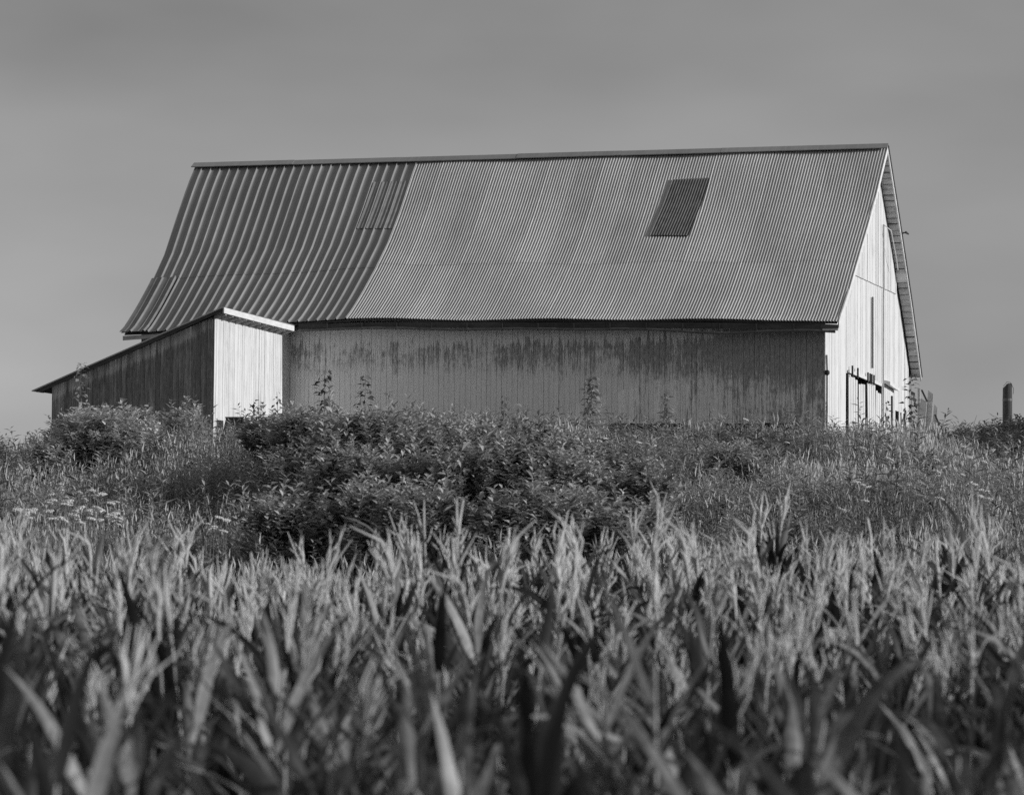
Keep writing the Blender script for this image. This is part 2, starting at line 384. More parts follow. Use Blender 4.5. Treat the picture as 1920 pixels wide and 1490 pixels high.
# front wall: sill beam plus every board; three low openings where the boards stop short
OP = [((-10.35, .26), (-10.3, .285), (-8.5, .285), (-8.46, -.9)), ((-5.05, -.1), (-4.8, .27), (-3.1, .275), (-2.72, -.1)), ((-2.55, -.05), (-2.2, .26), (-.52, .265), (-.06, -.18))]
BOT = -.9
def bottom(x):
    for o in OP:
        if o[0][0] <= x <= o[-1][0]: return float(np.interp(x, [p[0] for p in o], [p[1] for p in o]))
    return BOT
fw = obj('front_wall', mesh('front_wall', *box_vf(-12.33, -.02, .06, .16, 2.40, 2.55), M_INNER), barn)
x = -12.345
while x < -.03:
    w = rnd.choice((.105, .118, .125, .125, .135)); x1 = min(x + w, -.005)
    zt = 2.60 + .4 * float(ez(x) - 2.45); y = -.02 + rnd.uniform(-.004, .004)
    b0, b1 = bottom(x + .004), bottom(x1 - .004)
    if (b0 > -.5) != (b1 > -.5): b0 = b1 = min(b0, b1)
    jb = rnd.uniform(-.012, .008) if b0 > -.5 else 0
    board_front(fw, x, x1 - rnd.uniform(.003, .008), b0 + jb, b1 + jb, zt, zt, y, .024, M_FRONT); x = x1
# the bit of long wall between shed and barn corner, above the shed roof
x = -16.0
lw = obj('corner_wall', mesh('corner_wall', *box_vf(-15.98, -12.4, .06, .16, 2.30, 2.42), M_INNER), barn)
while x < -12.36:
    x1 = min(x + .25, -12.36); board_front(lw, x, x1 - .008, -.9, -.9, 2.48, 2.48, -.02 + rnd.uniform(-.003, .003), .024, M_SHED); x = x1
# sill and framing seen through the openings
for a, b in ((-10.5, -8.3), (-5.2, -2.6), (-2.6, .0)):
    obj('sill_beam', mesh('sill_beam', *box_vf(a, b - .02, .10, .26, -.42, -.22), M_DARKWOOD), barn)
# gable wall: boards of two tiers, the upper lapping over the lower
gw = obj('gable_wall', mesh('gable_wall', *box_vf(-.22, -.08, 2.6, 10.2, 3.80, 3.95), M_INNER), barn)
DY0, DY1 = 2.86, 8.1                                                 # door opening
y = .0
while y < 12.42:
    w = rnd.uniform(.20, .30); y1 = min(y + w, 12.42)
    if y < DY0 < y1 + .08: y1 = DY0
    if y < DY1 < y1 + .08: y1 = DY1
    gap = rnd.choice((.006, .010, .016)); ya, yb = y, y1 - gap
    tz = lambda q: float(roof_z(0, q)) - .075
    split = 3.86 + .02 * ya
    low_top = min(split, tz(ya), tz(yb))
    door = DY0 <= ya < DY1 - .01
    zb = 1.56 if door else (-.9)
    if door: zb = 1.56 + .012 * (ya - DY0) + rnd.uniform(-.02, .03)
    if 10.0 < ya < 11.6 and rnd.random() < .35: zb = 1.1
    j = rnd.uniform(-.004, .006)
    if tz(ya) > split + .1 and tz(yb) > split + .1:
        board_side(gw, ya, yb, zb, zb, low_top, low_top, lambda q: xg(q) + j, .024, M_GABLE, 'gable_board')
        board_side(gw, ya + .01, yb, split - .05, split - .05 + .012 * w, tz(ya), tz(yb), lambda q: xg(q) + .030 + j, .024, M_GABLE, 'gable_board')
    else:
        board_side(gw, ya, yb, zb, zb, tz(ya), tz(yb), lambda q: xg(q) + j, .024, M_GABLE, 'gable_board')
    y = y1
# dark strip: shade of the long open seam put into its colour
o = board_side(gw, 6.35, 6.47, 1.9, 1.9, 3.6, 3.6, lambda q: xg(q) + .05, .02, M_DARKWOOD, 'dark_gap_strip')
# doors: two leaves of planks hung from a broken track
def door(y0, y1, z1, lean, planks):
    d = obj('barn_door', mesh('barn_door', *box_vf(xg(y0) - .05, xg(y0) - .015, y0 + .05, y1 - .05, .55, .70), M_GABLE), barn)
    w = (y1 - y0) / planks
    for k in range(planks):
        ya = y0 + k * w; yb = ya + w - rnd.choice((.008, .02, .03)); dz = rnd.uniform(-.05, .03)
        a = xg(ya) + .015
        V, Fc = hexa([(a, ya + lean, -.8), (a, yb + lean, -.8), (a, yb, z1 + dz), (a, ya, z1 + dz), (a - .025, ya + lean, -.8), (a - .025, yb + lean, -.8), (a - .025, yb, z1 + dz), (a - .025, ya, z1 + dz)])
        obj('door_plank', mesh('door_plank', V, Fc, M_GABLE), d)
    for zz in (.45,):
        V, Fc = box_vf(xg(y0) + .016, xg(y0) + .05, (y0 + y1) / 2 - .14, (y0 + y1) / 2 + .14, zz, zz + .035); obj('door_handle', mesh('door_handle', V, Fc, M_STEEL), d)
    return d
door(3.14, 4.42, 1.52, .04, 4); door(4.56, 5.50, 1.42, .05, 3); door(5.80, 7.0, 1.55, .22, 4); door(7.1, 7.92, 1.4, .0, 3)
V, Fc = box_vf(.055, .10, 2.95, 8.0, 1.56, 1.63); obj('door_track', mesh('door_track', V, Fc, M_TRIM), barn)
for yy in (3.2, 4.0, 5.55, 5.9, 6.15, 6.5): obj('track_hanger', mesh('track_hanger', *box_vf(.10, .135, yy, yy + .07, 1.50, 1.74), M_STEEL), barn)
V, Fc = hexa([(.10, 8.35, 1.66), (.10, 10.0, 1.60), (.10, 10.0, 1.68), (.10, 8.35, 1.74), (.24, 8.35, 1.62), (.24, 10.0, 1.56), (.24, 10.0, 1.64), (.24, 8.35, 1.70)]); obj('hatch_hood', mesh('hatch_hood', V, Fc, M_TRIM), barn)
V, Fc = box_vf(.105, .13, 9.45, 9.62, -.8, 1.42); obj('dark_gap_strip', mesh('dark_gap_strip', V, Fc, M_DARKWOOD), barn)  # dark strip painting the shade of a gap below the hatch hood
V, Fc = box_vf(.12, .145, 11.72, 11.90, -.8, 1.2); obj('dark_gap_strip', mesh('dark_gap_strip', V, Fc, M_DARKWOOD), barn)  # second gap near the far corner, its shade drawn as a dark strip
# conduit up the gable, light pole bracket, corner trim
V, Fc = tube_vf([(.13, 7.98, -.8), (.13, 7.98, 3.85), (.15, 7.92, 4.0), (.15, 7.86, 5.5)], .022, 6); obj('conduit', mesh('conduit', V, Fc, M_CONDUIT), barn)
V, Fc = tube_vf([(.15, 7.86, 5.5), (.33, 7.9, 5.35), (.36, 8.6, 4.75), (.34, 9.0, 4.5)], .014, 5); obj('hanging_cable', mesh('hanging_cable', V, Fc, M_TRIM), barn)
obj('corner_trim', mesh('corner_trim', *box_vf(.004, .034, -.05, .12, -.9, 2.55), M_TRIM), barn)
V, Fc = tube_vf([(.06, -.03, 1.75), (.07, -.04, 1.45), (.07, -.04, .6), (.06, -.03, -.6)], .02, 6); obj('ground_wire_pipe', mesh('ground_wire_pipe', V, Fc, M_GUTTER), barn)
V, Fc = tube_vf([(.02, -.06, 1.36), (.10, -.06, 1.36), (.13, -.06, 1.36)], [.05, .06, .03], 8); obj('insulator', mesh('insulator', V, Fc, M_STEEL), barn)
# hidden sides
for nm, bx in (('rear_wall', box_vf(-16.0, .08, 12.42, 12.46, -.9, 2.1)),):
    obj(nm, mesh(nm, *bx, M_FRONT), barn)
poly = [(-.0, -.9), (12.4, -.9), (12.4, 2.2), (10.1, 4.35), (6.77, 7.1), (4.6, 5.5), (1.83, 3.75), (0, 2.55)]
V = [(-16.0, a, b) for a, b in poly] + [(-15.96, a, b) for a, b in poly]; n = len(poly)
obj('left_gable_wall', mesh('left_gable_wall', V, [tuple(range(n))[::-1], tuple(range(n, 2 * n))] + [(i, (i + 1) % n, (i + 1) % n + n, i + n) for i in range(n)], M_SHED), barn)

# far rake: sheathing boards seen from below, and rake trim on both slopes
s_tot = math.hypot(12.62 - 6.95, 7.1 - 2.2); y = 6.92
while y < 12.6:
    w = rnd.uniform(.10, .15); y1 = y + w; z0, z1 = float(roof_z(0, y)) - .045, float(roof_z(0, y1)) - .045
    dd = rnd.uniform(0, .012); x0 = xg(y) + .045
    V, Fc = hexa([(x0, y, z0 - dd), (x0, y1, z1 - dd), (x0, y1, z1 - .028 - dd), (x0, y, z0 - .028 - dd), (RX - .035, y, z0 - dd), (RX - .035, y1, z1 - dd), (RX - .035, y1, z1 - .028 - dd), (RX - .035, y, z0 - .028 - dd)])
    obj('sheathing_board', mesh('sheathing_board', V, Fc, M_SOFFIT), roof); y = y1 + rnd.choice((.032, .04, .05))
V, Fc = hexa([(.14, 10.0, 4.535), (.14, 10.22, 4.35), (.14, 10.22, 4.31), (.14, 10.0, 4.495), (RX - .032, 10.0, 4.535), (RX - .032, 10.22, 4.35), (RX - .032, 10.22, 4.31), (RX - .032, 10.0, 4.495)])
obj('purlin_end', mesh('purlin_end', V, Fc, M_TRIM), roof)
def rake(y0, y1, z0, z1, hgt, mat, name='rake_board', xx=RX):
    V, Fc = hexa([(xx - .028, y0, z0), (xx, y0, z0), (xx, y0, z0 - hgt), (xx - .028, y0, z0 - hgt), (xx - .028, y1, z1), (xx, y1, z1), (xx, y1, z1 - hgt), (xx - .028, y1, z1 - hgt)])
    obj(name, mesh(name, V, Fc, mat), roof)
yn = [-.52, 1.0, 2.3, 3.6, 5.0, 6.0, 6.76]
for a, b in zip(yn[:-1], yn[1:]): rake(a, b - .004, float(near_z(.4, a)) + .02, float(near_z(.4, b)) + .02, .16, M_TRIM)
yn = [6.765, 8.3, 9.6, 10.9, 12.0, 12.76]
for a, b in zip(yn[:-1], yn[1:]): rake(a, b - .004, float(roof_z(.4, a)) + .02, float(roof_z(.4, b)) + .02, .12, M_TRIM)
for a, b in zip(yn[:-1], yn[1:]): rake(a, b - .004, float(roof_z(.4, a)) + .035, float(roof_z(.4, b)) + .035, .035, M_GUTTER, 'drip_edge', RX + .03)
V, Fc = tube_vf([(RX + .03, 9.1, 5.42), (RX + .10, 9.14, 5.44), (RX + .16, 9.2, 5.40)], [.03, .035, .02], 6); obj('rake_hook', mesh('rake_hook', V, Fc, M_STEEL), roof)

# eave: dark fascia lengths, sagging gutter
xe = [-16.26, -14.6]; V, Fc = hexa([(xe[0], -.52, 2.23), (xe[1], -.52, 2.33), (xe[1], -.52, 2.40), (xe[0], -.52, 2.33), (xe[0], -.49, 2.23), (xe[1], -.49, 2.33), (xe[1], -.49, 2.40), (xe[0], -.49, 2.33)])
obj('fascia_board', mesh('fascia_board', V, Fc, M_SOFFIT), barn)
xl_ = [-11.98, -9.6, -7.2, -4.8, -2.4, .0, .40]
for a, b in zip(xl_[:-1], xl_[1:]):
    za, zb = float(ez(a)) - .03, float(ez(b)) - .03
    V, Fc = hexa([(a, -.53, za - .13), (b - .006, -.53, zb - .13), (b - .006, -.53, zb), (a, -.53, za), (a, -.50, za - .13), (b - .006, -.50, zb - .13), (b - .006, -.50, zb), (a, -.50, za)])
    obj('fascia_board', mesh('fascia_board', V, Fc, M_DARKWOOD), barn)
gp = []
for x in np.linspace(-11.95, .34, 40):
    sag = -.025 - .075 * max(0, 1 - abs(x + 2.2) / 2.3) - .012 * math.sin(x * 2.1)
    gp.append((x, -.58, float(ez(x)) - .16 + sag))
V, Fc = tube_vf(gp, .028, 6); obj('sagging_gutter_pipe', mesh('sagging_gutter_pipe', V, Fc, M_GUTTER), barn)
for x in np.linspace(-11.3, -.6, 14):
    z = float(ez(x)); obj('gutter_hanger', mesh('gutter_hanger', *box_vf(x, x + .03, -.60, -.585, z - .22, z - .05), M_STEEL), barn)
obj('gutter_end', mesh('gutter_end', *box_vf(.06, .40, -.60, -.53, 2.245, 2.275), M_TRIM), barn)  # white colour carries the sunlit look of the gutter's end
V, Fc = hexa([(-12.0, -.02 - .02, 2.36), (.0, -.04, 2.26), (.0, -.04, 2.36), (-12.0, -.04, 2.46), (-12.0, -.022, 2.36), (.0, -.022, 2.26), (.0, -.022, 2.36), (-12.0, -.022, 2.46)])
# soffit closing the eave
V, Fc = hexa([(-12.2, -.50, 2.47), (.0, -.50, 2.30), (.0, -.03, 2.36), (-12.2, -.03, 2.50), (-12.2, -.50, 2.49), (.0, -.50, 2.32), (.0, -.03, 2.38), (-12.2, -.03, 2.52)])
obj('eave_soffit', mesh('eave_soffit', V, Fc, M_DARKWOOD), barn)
tag(barn, 'long weathered white barn with curved corrugated metal roof and boarded gable', 'barn')

# ------------------------------------------------------------------ lean-to shed in front of the barn's left end
SO = Vector((-12.35, -4.99, -.6)); shed = empty('lean_to_shed', toW(*SO), -YAW)
class Shift:
    pass
def sobj(name, V, Fc, mat, parent=shed):
    return obj(name, mesh(name, [Vector(v) - SO for v in V], Fc, mat), parent)
def sz(x): return 2.53 + (x + 12.10) * .40
sf = sobj('front_wall', *box_vf(-16.05, -12.4, -4.93, -4.85, .2, .3), M_INNER)
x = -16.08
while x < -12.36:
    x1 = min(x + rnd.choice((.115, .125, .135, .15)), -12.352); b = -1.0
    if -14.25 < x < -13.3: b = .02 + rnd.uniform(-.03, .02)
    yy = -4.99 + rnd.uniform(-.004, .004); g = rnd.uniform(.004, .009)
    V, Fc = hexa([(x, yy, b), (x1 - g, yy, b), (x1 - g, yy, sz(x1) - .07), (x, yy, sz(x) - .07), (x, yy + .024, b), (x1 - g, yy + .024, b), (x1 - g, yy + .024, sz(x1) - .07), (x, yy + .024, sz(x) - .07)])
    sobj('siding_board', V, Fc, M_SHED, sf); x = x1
sr = sobj('right_wall', *box_vf(-12.48, -12.40, -4.8, -.1, .2, .3), M_INNER)
y = -4.985
while y < -.03:
    y1 = min(y + rnd.choice((.115, .125, .125, .14)), -.025); xx = -12.35 + rnd.uniform(-.003, .003) + .001; g = rnd.uniform(.004, .009)
    V, Fc = hexa([(xx, y, -1.0), (xx, y1 - g, -1.0), (xx, y1 - g, 2.36), (xx, y, 2.36), (xx - .022, y, -1.0), (xx - .022, y1 - g, -1.0), (xx - .022, y1 - g, 2.36), (xx - .022, y, 2.36)])
    sobj('siding_board', V, Fc, M_WHITE, sr); y = y1
sobj('left_wall', *box_vf(-16.08, -16.05, -4.96, -.05, -1.0, .84), M_WHITE)
XL, XR = -16.38, -12.07; YA, YB = -5.27, -.04
sroof = sobj('roof', *hexa([(XL + .03, YA + .03, sz(XL) - .03), (XR - .02, YA + .03, sz(XR) - .03), (XR - .02, YA + .03, sz(XR) - .055), (XL + .03, YA + .03, sz(XL) - .055), (XL + .03, YB, sz(XL) - .03), (XR - .02, YB, sz(XR) - .03), (XR - .02, YB, sz(XR) - .055), (XL + .03, YB, sz(XL) - .055)]), M_DARKWOOD)
yy = YA
while yy < YB - .1:                                                  # corrugations run down to the left
    y1 = min(yy + .66, YB); V = []; n = 34; ks = np.linspace(0, 1, n)
    xa = XL + rnd.uniform(-.07, .04)
    for xq in np.linspace(xa, XR, 5):
        for k in ks: V.append((xq, yy + (y1 - yy) * k, sz(xq) + .012 * math.cos(k * 9 * 2 * math.pi) - .012 + (.0 if xq > xa + .2 else -.01)))
    Fc = [(j * n + i, j * n + i + 1, (j + 1) * n + i + 1, (j + 1) * n + i) for j in range(4) for i in range(n - 1)]
    sobj('roof_sheet', V, Fc, M_ROOF, sroof); yy = y1
zt = sz(XR)
V, Fc = hexa([(XR - .01, -5.24, zt - .14), (XR + .02, -5.24, zt - .14), (XR + .02, -5.24, zt - .02), (XR - .01, -5.24, zt - .02), (XR - .01, -.62, zt - .16), (XR + .02, -.62, zt - .16), (XR + .02, -.62, zt - .04), (XR - .01, -.62, zt - .04)])
sobj('fascia_board', V, Fc, M_TRIM)
for k in range(11):
    yq = -5.05 + k * .44
    V, Fc = hexa([(-12.348, yq, 2.29), (XR - .015, yq, 2.37), (XR - .015, yq, 2.46), (-12.348, yq, 2.36), (-12.348, yq + .045, 2.29), (XR - .015, yq + .045, 2.37), (XR - .015, yq + .045, 2.46), (-12.348, yq + .045, 2.36)])
    sobj('rafter_tail', V, Fc, M_SOFFIT)
V, Fc = hexa([(-16.1, -5.24, sz(-16.1) - .10), (XR - .03, -5.24, zt - .10), (XR - .03, -5.24, zt - .06), (-16.1, -5.24, sz(-16.1) - .06), (-16.1, -5.20, sz(-16.1) - .10), (XR - .03, -5.20, zt - .10), (XR - .03, -5.20, zt - .06), (-16.1, -5.20, sz(-16.1) - .06)])
sobj('rake_board', V, Fc, M_DARKWOOD)
tag(shed, 'low lean-to shed of bare boards with one bright white side, joined to the barn', 'shed')

# dark feed bin against the white shed side
p0 = toW(-11.95, -4.6, 0); fb = empty('feed_bin', (p0.x, p0.y, g1(p0.x, p0.y)), -YAW); hb = toW(0, 0, .18).z - fb.location.z
def frus(w0, w1, d0, d1, z0, z1): return hexa([(-w0, -d0, z0), (w0, -d0, z0), (w0, d0, z0), (-w0, d0, z0), (-w1, -d1, z1), (w1, -d1, z1), (w1, d1, z1), (-w1, d1, z1)])
V, Fc = frus(.36, .19, .3, .2, .0, hb); obj('hopper', mesh('hopper', V, Fc, M_BIN), fb)
V, Fc = frus(.205, .20, .215, .21, hb, hb + .03); obj('lid', mesh('lid', V, Fc, M_GUTTER), fb)
V, Fc = tube_vf([(.38, -.25, .02), (.21, -.19, hb + .02)], .018, 5); obj('edge_strip', mesh('edge_strip', V, Fc, M_SOFFIT), fb)
tag(fb, 'dark tapered feed bin in front of the white shed side', 'bin')

# loose door swung out past the far gable corner
ld = empty('loose_door', toW(.35, 12.6, -.5), -YAW)
for (a, b, z0, z1, dy) in ((.0, .17, .75, 2.05, 0), (.185, .33, .70, 2.25, .06), (.34, .44, .8, 1.9, .1)):
    V, Fc = hexa([(a - .05, dy, z0), (b - .05, dy, z0 - .04), (b + .05, dy, z1 - .1), (a + .06, dy, z1), (a - .05, dy + .03, z0), (b - .05, dy + .03, z0 - .04), (b + .05, dy + .03, z1 - .1), (a + .06, dy + .03, z1)])
    obj('door_plank', mesh('door_plank', V, Fc, M_SOFFIT), ld)
V, Fc = hexa([(.06, .05, 2.25), (.10, .05, 2.27), (.24, .05, 1.97), (.20, .05, 1.95), (.06, .08, 2.25), (.10, .08, 2.27), (.24, .08, 1.97), (.20, .08, 1.95)]); obj('brace', mesh('brace', V, Fc, M_DARKWOOD), ld)
V, Fc = hexa([(.40, .02, 1.62), (.44, .02, 1.64), (.56, .02, 1.36), (.52, .02, 1.34), (.40, .05, 1.62), (.44, .05, 1.64), (.56, .05, 1.36), (.52, .05, 1.34)]); obj('brace', mesh('brace', V, Fc, M_DARKWOOD), ld)
V, Fc = box_vf(-.03, .03, .11, .17, .0, 2.3); obj('hanging_post', mesh('hanging_post', V, Fc, M_SOFFIT), ld)
tag(ld, 'loose plank door hanging past the far end of the gable', 'door')

# thick cut-off pole on the rise at the right
pp = atY(1889, 800, 76); pz = g1(pp.x, pp.y); pole = empty('cut_pole', (pp.x, pp.y, pz)); ph = atY(1889, 719, 76).z - pz
V = []; n = 20
for z, r in ((-.3, .12), (.6, .116), (ph - .35, .112)):
    for k in range(n): t = 2 * math.pi * k / n; V.append((r * math.cos(t) * (1 + .04 * math.sin(3 * t)), r * math.sin(t), z))
for k in range(n):
    t = 2 * math.pi * k / n; V.append((.109 * math.cos(t), .109 * math.sin(t), ph - (.10 if math.cos(t) < -.15 else 0)))
Fc = [(i * n + k, i * n + (k + 1) % n, (i + 1) * n + (k + 1) % n, (i + 1) * n + k) for i in range(3) for k in range(n)] + [tuple(range(3 * n, 4 * n))]
obj('shaft', mesh('shaft', V, Fc, M_POST), pole)
V, Fc = tube_vf([(-.10, -.05, ph - .06), (-.03, -.12, ph + .03), (.06, -.1, ph + .02), (.14, -.04, ph - .12), (.13, -.04, ph - .25)], .006, 5); obj('wire_loop', mesh('wire_loop', V, Fc, M_STEEL), pole)
V, Fc = tube_vf([(0, 0, ph - .42), (0, 0, ph - .36)], .119, 16); obj('band', mesh('band', V, Fc, M_GUTTER), pole)
tag(pole, 'thick grey cut-off wooden pole with wire loop, standing in dark weeds', 'pole')

# two steel fence posts with white tips in the pale bush
for px, py, Y, lb in ((153, 783, 63.5, 'steel fence post with white tip, lower one in the pale bush'), (186, 769, 64.0, 'steel fence post with white tip, taller one in the pale bush')):
    q = atY(px, py, Y); gz = g1(q.x, q.y); e = empty('fence_post', (q.x, q.y, gz)); hh = q.z - gz
    V, Fc = join([box_vf(-.02, .02, -.003, .003, -.2, hh - .16), box_vf(-.003, .003, -.004, .03, -.2, hh - .16)]); obj('post', mesh('post', V, Fc, M_STEEL), e)
    V, Fc = box_vf(-.014, .014, -.008, .02, hh - .16, hh); obj('white_tip', mesh('white_tip', V, Fc, M_TIP), e)
    V, Fc = tube_vf([(-.07, -.02, hh - .2), (.0, -.03, hh - .19), (.08, -.02, hh - .2)], [.012, .022, .012], 6); obj('insulator', mesh('insulator', V, Fc, M_STEEL), e)
    tag(e, lb, 'fence post')

# ------------------------------------------------------------------ plant geometry helpers (numpy)
def leaf_tri(base, dirv, up, L_, W_, fold=.25):
    """pointed leaf of four triangles"""
    d = dirv / np.linalg.norm(dirv); s = np.cross(d, up); s /= (np.linalg.norm(s) + 1e-9); n = np.cross(s, d)
    m = base + d * L_ * .45; tip = base + d * L_ - n * L_ * .12
    V = np.array([base, m + s * W_ * .5 + n * W_ * fold, m, m - s * W_ * .5 + n * W_ * fold, tip])
    return V, np.array([[0, 1, 2], [0, 2, 3], [1, 4, 2], [2, 4, 3]])
def leaf_two(base, dirv, up, L_, W_, fold=.25):
    """the same folded along its midrib in two triangles"""
    V, _ = leaf_tri(base, dirv, up, L_, W_, fold)
    return V[[0, 1, 4, 3]], np.array([[0, 1, 2], [0, 2, 3]])
def cat(parts):
    V = []; Fc = []; T = []; k = 0
    for v, f, t in parts:
        V.append(v); Fc.append(f + k); T.append(np.full(len(v), t) if np.isscalar(t) else t); k += len(v)
    return np.concatenate(V), np.concatenate(Fc), np.concatenate(T)
def scatter(templates, pos, rz, lean, leanaz, scl, tint, which):
    """copies of templates, one transform each, into one vertex array"""
    OV = []; OF = []; OT = []; k = 0
    for i, (V, Fc, T) in enumerate(templates):
        sel = np.where(which == i)[0]
        if not len(sel): continue
        P = V[None] * scl[sel][:, None, :]
        c, s = np.cos(rz[sel])[:, None], np.sin(rz[sel])[:, None]
        X = P[..., 0] * c - P[..., 1] * s; Y = P[..., 0] * s + P[..., 1] * c; Z = P[..., 2]
        X = X + Z * (np.tan(lean[sel]) * np.cos(leanaz[sel]))[:, None]; Y = Y + Z * (np.tan(lean[sel]) * np.sin(leanaz[sel]))[:, None]
        P = np.stack([X, Y, Z], -1) + pos[sel][:, None, :]
        nv = len(V); m_ = len(sel)
        OV.append(P.reshape(-1, 3)); OF.append((Fc[None] + (np.arange(m_) * nv)[:, None, None] + k).reshape(-1, 3))
        OT.append(np.clip(T[None] + tint[sel][:, None], 0, 1).ravel()); k += nv * m_
    return np.concatenate(OV), np.concatenate(OF), np.concatenate(OT)
def lownoise(x, y, s, seed):
    r = np.random.default_rng(seed); o = np.zeros_like(x)
    for k in range(6):
        a = r.uniform(0, 6.28); f = s * r.uniform(.5, 2.2); o += np.sin((x * math.cos(a) + y * math.sin(a)) * f + r.uniform(0, 6.28))
    return o / 3.2
def in_barn_mask(x, y):
    dx = x - BW.x; dy = y - BW.y; bx = dx * EX.x + dy * EX.y; by = dx * EY.x + dy * EY.y
    return ((bx > -16.0) & (bx < .02) & (by > -.05) & (by < 12.4)) | ((bx > -16.1) & (bx < -12.3) & (by > -5.02) & (by < 0))

# ---- grass tufts
def tuft(r, nb, h, w, spread, curl, seed=False):
    parts = []
    for b in range(nb):
        a = r.uniform(0, 6.28); d = np.array([math.cos(a), math.sin(a), 0]); bse = np.array([r.normal(0, spread), r.normal(0, spread), -.05])
        hh = h * r.uniform(.55, 1.1); cu = curl * r.uniform(.3, 1.4); s = np.array([-d[1], d[0], 0]) * w * r.uniform(.7, 1.3)
        a2 = r.uniform(0, 6.28); s = np.array([math.cos(a2), math.sin(a2), 0]) * w
        p1 = bse + np.array([0, 0, hh * .55]) + d * cu * .25; p2 = bse + np.array([0, 0, hh * (1 - .25 * cu / max(curl, .01))]) + d * cu
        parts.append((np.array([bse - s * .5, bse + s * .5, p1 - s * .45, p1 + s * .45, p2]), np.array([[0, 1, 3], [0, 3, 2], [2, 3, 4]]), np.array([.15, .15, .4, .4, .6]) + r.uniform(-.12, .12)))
        if seed and r.random() < .5:
            q = p2 - d * cu * .1; u = np.array([0, 0, 1.0]); ww = w * 2.2
            parts.append((np.array([q, q + s / w * ww * .5 + u * .06, q + u * .16 + d * .03, q - s / w * ww * .5 + u * .06]), np.array([[0, 1, 2], [0, 2, 3]]), .8))
    return cat(parts)
r = np.random.default_rng(3)
TUFT = [tuft(r, 10, .62, .011, .06, .22) for _ in range(5)] + [tuft(r, 9, .85, .009, .07, .16, True) for _ in range(5)]
# ---- leafy weeds (goldenrod-like)
def weed(r, h, nl, ll, bush=False):
    parts = []; bend = r.normal(0, .06, 2)
    def st(s): return np.array([bend[0] * s * s, bend[1] * s * s, h * s])
    a0 = st(0); a1 = st(.5); a2 = st(1)
    for s in (np.array([.005, 0, 0]), np.array([0, .005, 0])):
        parts.append((np.array([a0 - s, a0 + s, a1 - s, a1 + s, a2]), np.array([[0, 1, 3], [0, 3, 2], [2, 3, 4]]), .25))
    for k in range(nl):
        s = .18 + .82 * k / nl; a = k * 2.4 + r.uniform(-.3, .3); up = r.uniform(.1, .8) * (1 if s < .8 else 1.6)
        d = np.array([math.cos(a), math.sin(a), up]); l = ll * (1.15 - .75 * s) * r.uniform(.8, 1.2)
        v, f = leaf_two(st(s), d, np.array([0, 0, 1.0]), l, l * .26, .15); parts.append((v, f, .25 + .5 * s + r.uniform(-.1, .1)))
    return cat(parts)
WEED = [weed(r, r.uniform(.7, .95), 24, .21) for _ in range(6)]
def region_points(n, ylo, yhi, bias=1.0, margin=4.5):
    y = ylo + (yhi - ylo) * rng.random(int(n * 1.2)) ** bias
    x = (rng.random(len(y)) * 2 - 1) * (.162 * y + margin)
    k = ~in_barn_mask(x, y); return x[k][:n], y[k][:n]
# tall grass
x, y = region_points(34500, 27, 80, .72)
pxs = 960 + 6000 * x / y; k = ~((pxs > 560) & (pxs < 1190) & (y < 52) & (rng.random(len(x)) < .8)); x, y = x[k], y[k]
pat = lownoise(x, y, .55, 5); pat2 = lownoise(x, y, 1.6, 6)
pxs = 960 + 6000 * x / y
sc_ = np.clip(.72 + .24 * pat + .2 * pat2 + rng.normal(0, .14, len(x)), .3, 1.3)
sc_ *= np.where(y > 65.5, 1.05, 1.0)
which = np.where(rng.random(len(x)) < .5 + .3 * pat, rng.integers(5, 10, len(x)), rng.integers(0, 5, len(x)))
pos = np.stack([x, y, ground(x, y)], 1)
V, Fc, T = scatter(TUFT, pos, rng.random(len(x)) * 6.28, np.abs(rng.normal(0, .12, len(x))), rng.normal(2.6, .9, len(x)), np.stack([sc_ * 1.1, sc_ * 1.1, sc_], 1), .20 * pat + .20 * pat2 + rng.normal(0, .1, len(x)), which)  # tint patches: clump tone, plus dark shadow spots put into the colour
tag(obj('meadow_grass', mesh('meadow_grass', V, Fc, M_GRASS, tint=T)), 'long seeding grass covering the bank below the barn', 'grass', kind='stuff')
# leafy weeds, densest on the right of the bank
x, y = region_points(18500, 40, 76, .75)
pxs = 960 + 6000 * x / y; pat = lownoise(x, y, .8, 9)
k = rng.random(len(x)) < np.clip(.35 + .5 * pat + .25 * (pxs > 1150), .08, 1); x, y, pat = x[k], y[k], pat[k]
s = np.clip(.72 + .16 * pat + rng.normal(0, .12, len(x)), .4, 1.15) * np.where(y > 66, 1.0, 1.0)
pos = np.stack([x, y, ground(x, y)], 1)
V, Fc, T = scatter(WEED, pos, rng.random(len(x)) * 6.28, np.abs(rng.normal(0, .09, len(x))), rng.random(len(x)) * 6.28, np.stack([s, s, s], 1), .2 * pat + rng.normal(0, .1, len(x)), rng.integers(0, 6, len(x)))
tag(obj('meadow_weeds', mesh('meadow_weeds', V, Fc, M_WEED, tint=T)), 'tall leafy weeds crowding the bank among the grass', 'weeds', kind='stuff')
